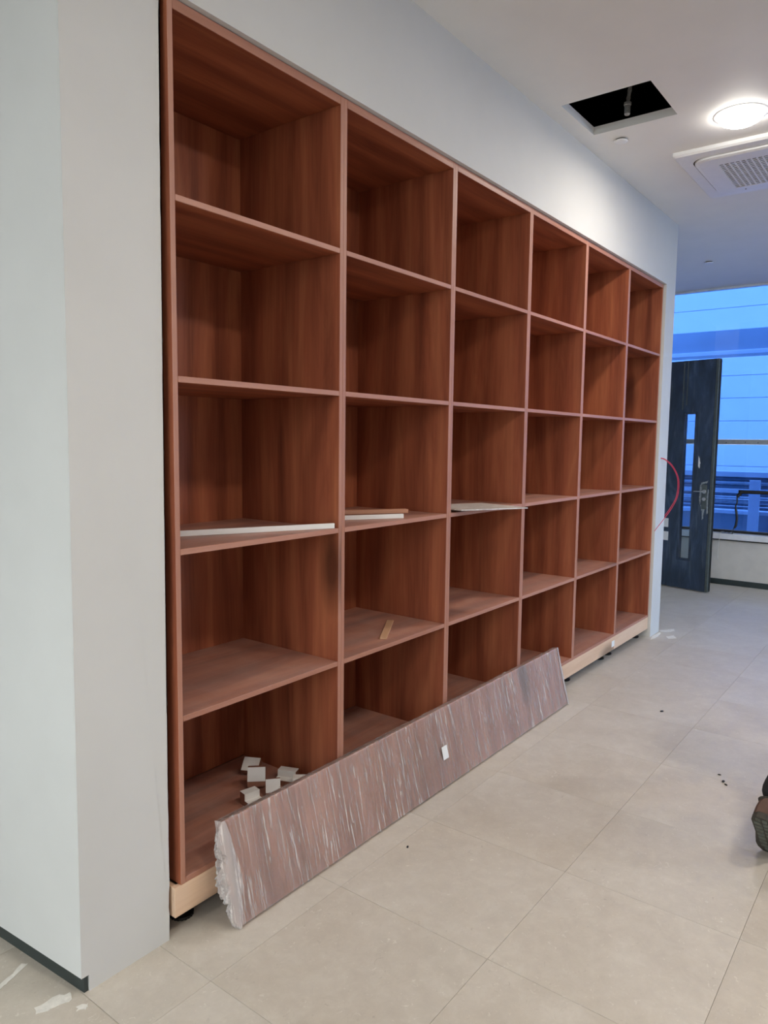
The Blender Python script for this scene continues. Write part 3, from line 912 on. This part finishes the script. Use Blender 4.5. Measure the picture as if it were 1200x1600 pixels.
# gathered film at the near (left) end: crumpled bulge
def crumple_end(name, x_at, sgn, bulge, overlap, seed):
    bm = bmesh.new()
    NU, NV = 26, 60
    g = []
    for j in range(NV+1):
        v = j/NV
        row = []
        wv = math.sin(math.pi*min(1, max(0, (v*1.02))))**.6
        for i in range(NU+1):
            u_ = i/NU                      # 0 on the front face, 1 at the back edge
            y = -.004+u_*(TB+.006)
            zz = -.004+v*(HB+.007)
            out = bulge*wv*math.sin(math.pi*min(1, u_*1.0))**.7
            nn = mnoise.noise(Vector((u_*3.2+seed, v*7, 2.2)))*.55+mnoise.noise(Vector((u_*8+seed, v*20, 5.1)))*.35+.2*mnoise.noise(Vector((u_*16, v*46+seed, 9.1)))
            x = x_at+sgn*(.003+max(0, out*(.75+1.9*nn)))
            y += .006*mnoise.noise(Vector((u_*5, v*13, seed+3.0)))*math.sin(math.pi*u_)
            row.append(bm.verts.new((x, y, zz)))
        g.append(row)
    # lap on the front face with a curved border
    for j in range(NV+1):
        v = j/NV
        lap = overlap*math.sin(math.pi*v)**.8*(1+.25*mnoise.noise(Vector((v*9, seed, 0))))+.006
        base = g[j][0].co.copy()
        ex = []
        for k_ in range(5, 0, -1):
            ex.append(bm.verts.new((x_at-sgn*lap*k_/5, -.0048-.003*(1-k_/5)-.0015*mnoise.noise(Vector((k_*1.3, v*25, seed))), base.z)))
        g[j] = ex+g[j]
    for a_, b_ in zip(g, g[1:]):
        for k_ in range(len(a_)-1):
            f = bm.faces.new((a_[k_], a_[k_+1], b_[k_+1], b_[k_])); f.smooth = True
    bmesh.ops.recalc_face_normals(bm, faces=bm.faces[:])
    return mesh_obj(name, done(bm), 'film_end', wb)
crumple_end('gathered_film_end', -.001, -1, .036, .026, 1.7)
crumple_end('gathered_film_end', LB+.001, 1, .012, .012, 8.3)
box_obj('label_sticker', 1.27, 1.315, -.0075, -.0066, .118, .178, 'sticker', wb, 0)

# ------------------------------------------------------------------ red cable loop from the wall
cb = thing('red_cable', 'thin red cable looping out of the white wall end', 'cable', (0, 0, 0))
P1 = [(4.762, -.006, 1.496), (4.80, -.045, 1.487), (4.86, -.09, 1.435), (4.905, -.125, 1.35), (4.92, -.135, 1.27), (4.905, -.13, 1.17), (4.86, -.10, 1.075), (4.79, -.06, .985), (4.72, -.035, .925), (4.683, -.026, .897)]
P2 = [(4.764, -.006, 1.494), (4.80, -.043, 1.482), (4.862, -.088, 1.425), (4.90, -.120, 1.345), (4.912, -.128, 1.26), (4.894, -.122, 1.165), (4.85, -.094, 1.082), (4.80, -.066, 1.018)]
for P, r in ((P1, .0026), (P2, .0024)):
    bm = bmesh.new(); add_tube(bm, smooth_path(P, 8), r, 7)
    mesh_obj('strand', done(bm), 'red', cb)

# ------------------------------------------------------------------ plaster smears and grit on the floor (belong to the floor)
def smear(pts, seed, mat='plaster'):
    r = random.Random(seed)
    out = []
    P = [Vector((x, y, 0)) for x, y in pts]
    for a_, b_ in zip(P, P[1:]+P[:1]):
        for t_ in (0, .25, .5, .75):
            q = a_.lerp(b_, t_); out.append((q.x+r.uniform(-.004, .004), q.y+r.uniform(-.004, .004)))
    bm = bmesh.new(); add_prism(bm, out, .0001, .0012)
    bmesh.ops.recalc_face_normals(bm, faces=bm.faces[:])
    o_ = mesh_obj('plaster_smear', done(bm), mat, floor)
    return o_
smear([(-.50, .225), (-.485, .245), (-.40, .275), (-.392, .262), (-.46, .235)], 1)
smear([(-.475, .045), (-.468, .075), (-.40, .068), (-.372, .05), (-.385, .02), (-.43, .03)], 2)
smear([(-.40, -.03), (-.385, -.012), (-.365, -.03), (-.38, -.04)], 3)
smear([(4.96, -.03), (5.0, -.01), (5.12, -.10), (5.06, -.12), (4.98, -.09)], 4)
smear([(4.76, -.16), (4.82, -.12), (4.90, -.16), (4.82, -.20)], 5)
smear([(4.62, -.05), (4.75, -.03), (4.92, -.035), (4.90, -.055), (4.72, -.065)], 6)
for i, (gx, gy, s_) in enumerate(((2.262, -1.133, .009), (2.235, -1.15, .007), (2.33, -1.10, .006), (3.02, -.62, .010), (.86, -.275, .006))):
    bm = bmesh.new(); bmesh.ops.create_icosphere(bm, subdivisions=1, radius=s_)
    for v in bm.verts: v.co = Vector((v.co.x*1.5, v.co.y*.8, v.co.z*.5+s_*.42))
    mesh_obj('grit', done(bm), 'rubber', floor, (gx, gy, .0), (0, 0, i*.9))

# ------------------------------------------------------------------ person walking past, mostly outside the frame
pe = thing('person', 'brown shoe and dark trouser leg of a person walking past at the right edge', 'person', (1.68, -1.44, 0))
# body joints relative to the rear (left) toe; walking along +x
def skin_obj(name, verts, edges, radii, mat, root, sub=2, parent=pe):
    me = bpy.data.meshes.new(name); me.from_pydata(verts, edges, []); me.update()
    o_ = mesh_obj(name, me, mat, parent)
    o_.modifiers.new('skin', 'SKIN').use_smooth_shade = True
    lay = me.skin_vertices[0].data
    for i, r in enumerate(radii):
        lay[i].radius = r if isinstance(r, tuple) else (r, r)
        lay[i].use_root = (i == root)
    o_.modifiers.new('sub', 'SUBSURF').levels = sub
    o_.modifiers['sub'].render_levels = sub
    return o_
hipx, hipy, hipz = .38, -.27, .90
bv = [(hipx, hipy, hipz), (hipx+.01, hipy, 1.06), (hipx+.02, hipy, 1.24), (hipx+.03, hipy, 1.38), (hipx+.04, hipy, 1.47), (hipx+.055, hipy, 1.54), (hipx+.07, hipy, 1.62), (hipx+.075, hipy, 1.70),
      # left leg (rear)
      (hipx-.01, hipy+.10, .86), (.22, -.12, .54), (-.010, .005, .25), (-.018, .01, .20),
      # right leg (front)
      (hipx+.02, hipy-.10, .86), (.68, -.37, .47), (.82, -.37, .11), (.86, -.37, .08),
      # left arm (swinging forward)
      (hipx+.03, hipy+.17, 1.40), (hipx+.06, hipy+.21, 1.14), (hipx+.24, hipy+.18, .93), (hipx+.30, hipy+.16, .88),
      # right arm (swinging back)
      (hipx+.03, hipy-.17, 1.40), (hipx-.06, hipy-.22, 1.14), (hipx-.20, hipy-.22, .93), (hipx-.24, hipy-.22, .86)]
be = [(0,1),(1,2),(2,3),(3,4),(4,5),(5,6),(6,7),(0,8),(8,9),(9,10),(10,11),(0,12),(12,13),(13,14),(14,15),(3,16),(16,17),(17,18),(18,19),(3,20),(20,21),(21,22),(22,23)]
br = [(.13,.10),(.125,.095),(.14,.10),(.13,.09),.055,.06,.09,.075, .085,.058,.036,.034, .085,.058,.036,.034, .055,.042,.030,.03, .055,.042,.030,.03]
body = skin_obj('body', bv, be, br, 'skin', 0)
trv = [(hipx, hipy, hipz+.10), (hipx, hipy, hipz), (hipx-.01, hipy+.10, .84), (.22, -.12, .54), (.10, -.055, .38), (-.028, .012, .222),
       (hipx+.02, hipy-.10, .84), (.68, -.37, .47), (.76, -.37, .28), (.82, -.37, .13)]
tre = [(0,1),(1,2),(2,3),(3,4),(4,5),(1,6),(6,7),(7,8),(8,9)]
trr = [(.145,.115),(.15,.12),.10,.075,.070,.068,.10,.075,.068,.064]
skin_obj('trousers', trv, tre, trr, 'trouser', 1)
jv = [(hipx, hipy, hipz+.02), (hipx+.01, hipy, 1.06), (hipx+.02, hipy, 1.24), (hipx+.03, hipy, 1.39), (hipx+.04, hipy, 1.46),
      (hipx+.03, hipy+.18, 1.40), (hipx+.06, hipy+.215, 1.14), (hipx+.22, hipy+.185, .955), (hipx+.03, hipy-.18, 1.40), (hipx-.06, hipy-.225, 1.14), (hipx-.185, hipy-.222, .955)]
je = [(0,1),(1,2),(2,3),(3,4),(3,5),(5,6),(6,7),(3,8),(8,9),(9,10)]
jr = [(.165,.13),(.155,.12),(.165,.125),(.15,.11),.07,.075,.06,.05,.075,.06,.05]
skin_obj('jacket', jv, je, jr, 'jacket', 0)
# head: hair, ears, face features and fingers
hx, hy, hz = hipx+.075, hipy, 1.665
bm = bmesh.new(); bmesh.ops.create_uvsphere(bm, u_segments=20, v_segments=14, radius=.105)
for v in bm.verts:
    v.co = Vector((v.co.x*1.02-.012, v.co.y*.86, v.co.z*1.05+.035))
bmesh.ops.delete(bm, geom=[v for v in bm.verts if v.co.x > .045 and v.co.z < .075 or v.co.z < -.045], context='VERTS')
mesh_obj('hair', done(bm, smooth=True), 'hair', pe, (hx, hy, hz))
for s_ in (-1, 1):
    bm = bmesh.new(); bmesh.ops.create_uvsphere(bm, u_segments=10, v_segments=8, radius=.03)
    for v in bm.verts: v.co = Vector((v.co.x*.6, v.co.y*.3, v.co.z))
    mesh_obj('ear', done(bm, smooth=True), 'skin', pe, (hx+.0, hy+s_*.092, hz-.01))
    bm = bmesh.new(); bmesh.ops.create_uvsphere(bm, u_segments=10, v_segments=8, radius=.012)
    mesh_obj('eye', done(bm, smooth=True), 'sticker', pe, (hx+.085, hy+s_*.032, hz+.0))
bm = bmesh.new(); bmesh.ops.create_cone(bm, segments=8, radius1=.018, radius2=.006, depth=.05, cap_ends=True)
mesh_obj('nose', done(bm, smooth=True), 'skin', pe, (hx+.095, hy, hz-.02))
for s_, (wx, wy, wz), d in ((1, (hipx+.30, hipy+.16, .88), Vector((.55, -.1, -.8))), (-1, (hipx-.24, hipy-.22, .86), Vector((-.25, 0, -.95)))):
    d.normalize()
    side_ = Vector((d.z, 0, -d.x)).normalized()
    fv, fe, fr_ = [(wx, wy, wz)], [], [.028]
    palm = Vector((wx, wy, wz))+d*.05
    fv.append(tuple(palm)); fe.append((0, 1)); fr_.append((.022, .034))
    for q in range(4):
        base = palm+side_*(q-1.5)*.020+d*.035
        k0 = len(fv)
        ln = (.060, .072, .068, .052)[q]
        fv += [tuple(base), tuple(base+d*ln*.55-Vector((0, s_*.006, 0))), tuple(base+d*ln-Vector((0, s_*.022, 0)))]
        fe += [(1, k0), (k0, k0+1), (k0+1, k0+2)]; fr_ += [.010, .009, .0075]
    k0 = len(fv)
    tb = Vector((wx, wy, wz))+d*.03+side_*-.035
    fv += [tuple(tb), tuple(tb+d*.035-side_*.022), tuple(tb+d*.062-side_*.024)]
    fe += [(1, k0), (k0, k0+1), (k0+1, k0+2)]; fr_ += [.012, .010, .009]
    skin_obj('hand', fv, fe, fr_, 'skin', 0, 1)
# shoes
def shoe(loc, pitch_, yaw_):
    e = bpy.data.objects.new('shoe', None); COL.objects.link(e); e.parent = pe
    e.location = loc; e.rotation_euler = (0, pitch_, yaw_)
    # outline half widths along the length (x from heel -.28 to toe 0.02)
    xs = [-.275, -.262, -.235, -.19, -.14, -.09, -.05, -.02, .005, .018]
    hw = [.012, .027, .036, .038, .035, .042, .047, .044, .030, .010]
    def slab(z0f, z1f, grow, name, mat, x_lim=None):
        bm = bmesh.new()
        loops = []
        for zf, g_ in ((z0f, grow-.002), (lambda x: z0f(x)+.004, grow), (lambda x: z1f(x)-.003, grow), (z1f, grow-.002)):
            lp = [bm.verts.new((x, h+g_, zf(x))) for x, h in zip(xs, hw)] + [bm.verts.new((x, -(h+g_), zf(x))) for x, h in reversed(list(zip(xs, hw)))]
            loops.append(lp)
        n = len(loops[0])
        for a_, b_ in zip(loops, loops[1:]):
            for k_ in range(n): bm.faces.new((a_[k_], a_[(k_+1) % n], b_[(k_+1) % n], b_[k_]))
        bm.faces.new(loops[0][::-1]); bm.faces.new(loops[-1])
        bmesh.ops.recalc_face_normals(bm, faces=bm.faces[:])
        return mesh_obj(name, done(bm), mat, e)
    slab(lambda x: .0 if x > -.18 or x < -.205 else .004, lambda x: .024 if x < -.16 else .016, .004, 'sole', 'sole')
    # tread blocks under the sole
    bm = bmesh.new()
    for q in range(9):
        xx = -.255+q*.029
        h = .030 if q not in (0, 8) else .02
        add_box(bm, xx-.009, xx+.009, -h, -.003, -.004, .003, .001); add_box(bm, xx-.009, xx+.009, .003, h, -.004, .003, .001)
    mesh_obj('tread', done(bm), 'tread', e)
    # upper: lofted cross-sections
    bm = bmesh.new()
    sec = [(-.272, .022, .085, .10), (-.255, .034, .10, .11), (-.215, .037, .112, .11), (-.175, .037, .105, .10), (-.135, .036, .085, .08), (-.095, .041, .068, .06), (-.05, .045, .055, .05), (-.015, .040, .044, .04), (.010, .022, .030, .03)]
    rings = []
    for x, hwid, ht, _ in sec:
        ring = []
        for k_ in range(13):
            a_ = math.pi*k_/12
            ring.append(bm.verts.new((x, hwid*math.cos(a_)*(1 if abs(math.cos(a_)) < .99 else 1), .018+(ht-.018)*math.sin(a_)**.75)))
        rings.append(ring)
    for a_, b_ in zip(rings, rings[1:]):
        for k_ in range(12):
            f = bm.faces.new((a_[k_], a_[k_+1], b_[k_+1], b_[k_])); f.smooth = True
        bm.faces.new((a_[0], b_[0], b_[12], a_[12]))
    bm.faces.new(rings[0]); bm.faces.new(rings[-1][::-1])
    bmesh.ops.recalc_face_normals(bm, faces=bm.faces[:])
    mesh_obj('upper', done(bm), 'leather', e)
    bm = bmesh.new()
    add_tube(bm, smooth_path([(-.262, 0, .090), (-.24, .028, .092), (-.20, .030, .094), (-.165, .02, .098), (-.158, 0, .100), (-.165, -.02, .098), (-.20, -.030, .094), (-.24, -.028, .092), (-.262, 0, .090)], 4), .009, 6)
    mesh_obj('collar', done(bm), 'sole', e)
    for q in range(4):
        bm = bmesh.new(); xx = -.15+q*.022; zz = .098-q*.009
        add_tube(bm, smooth_path([(xx, .022, zz-.012), (xx+.004, 0, zz), (xx, -.022, zz-.012)], 4), .003, 6)
        mesh_obj('lace', done(bm), 'sole', e)
    return e
shoe((.035, .01, .006), R(50), R(-6))
shoe((1.005, -.37, .004), 0, R(-3))
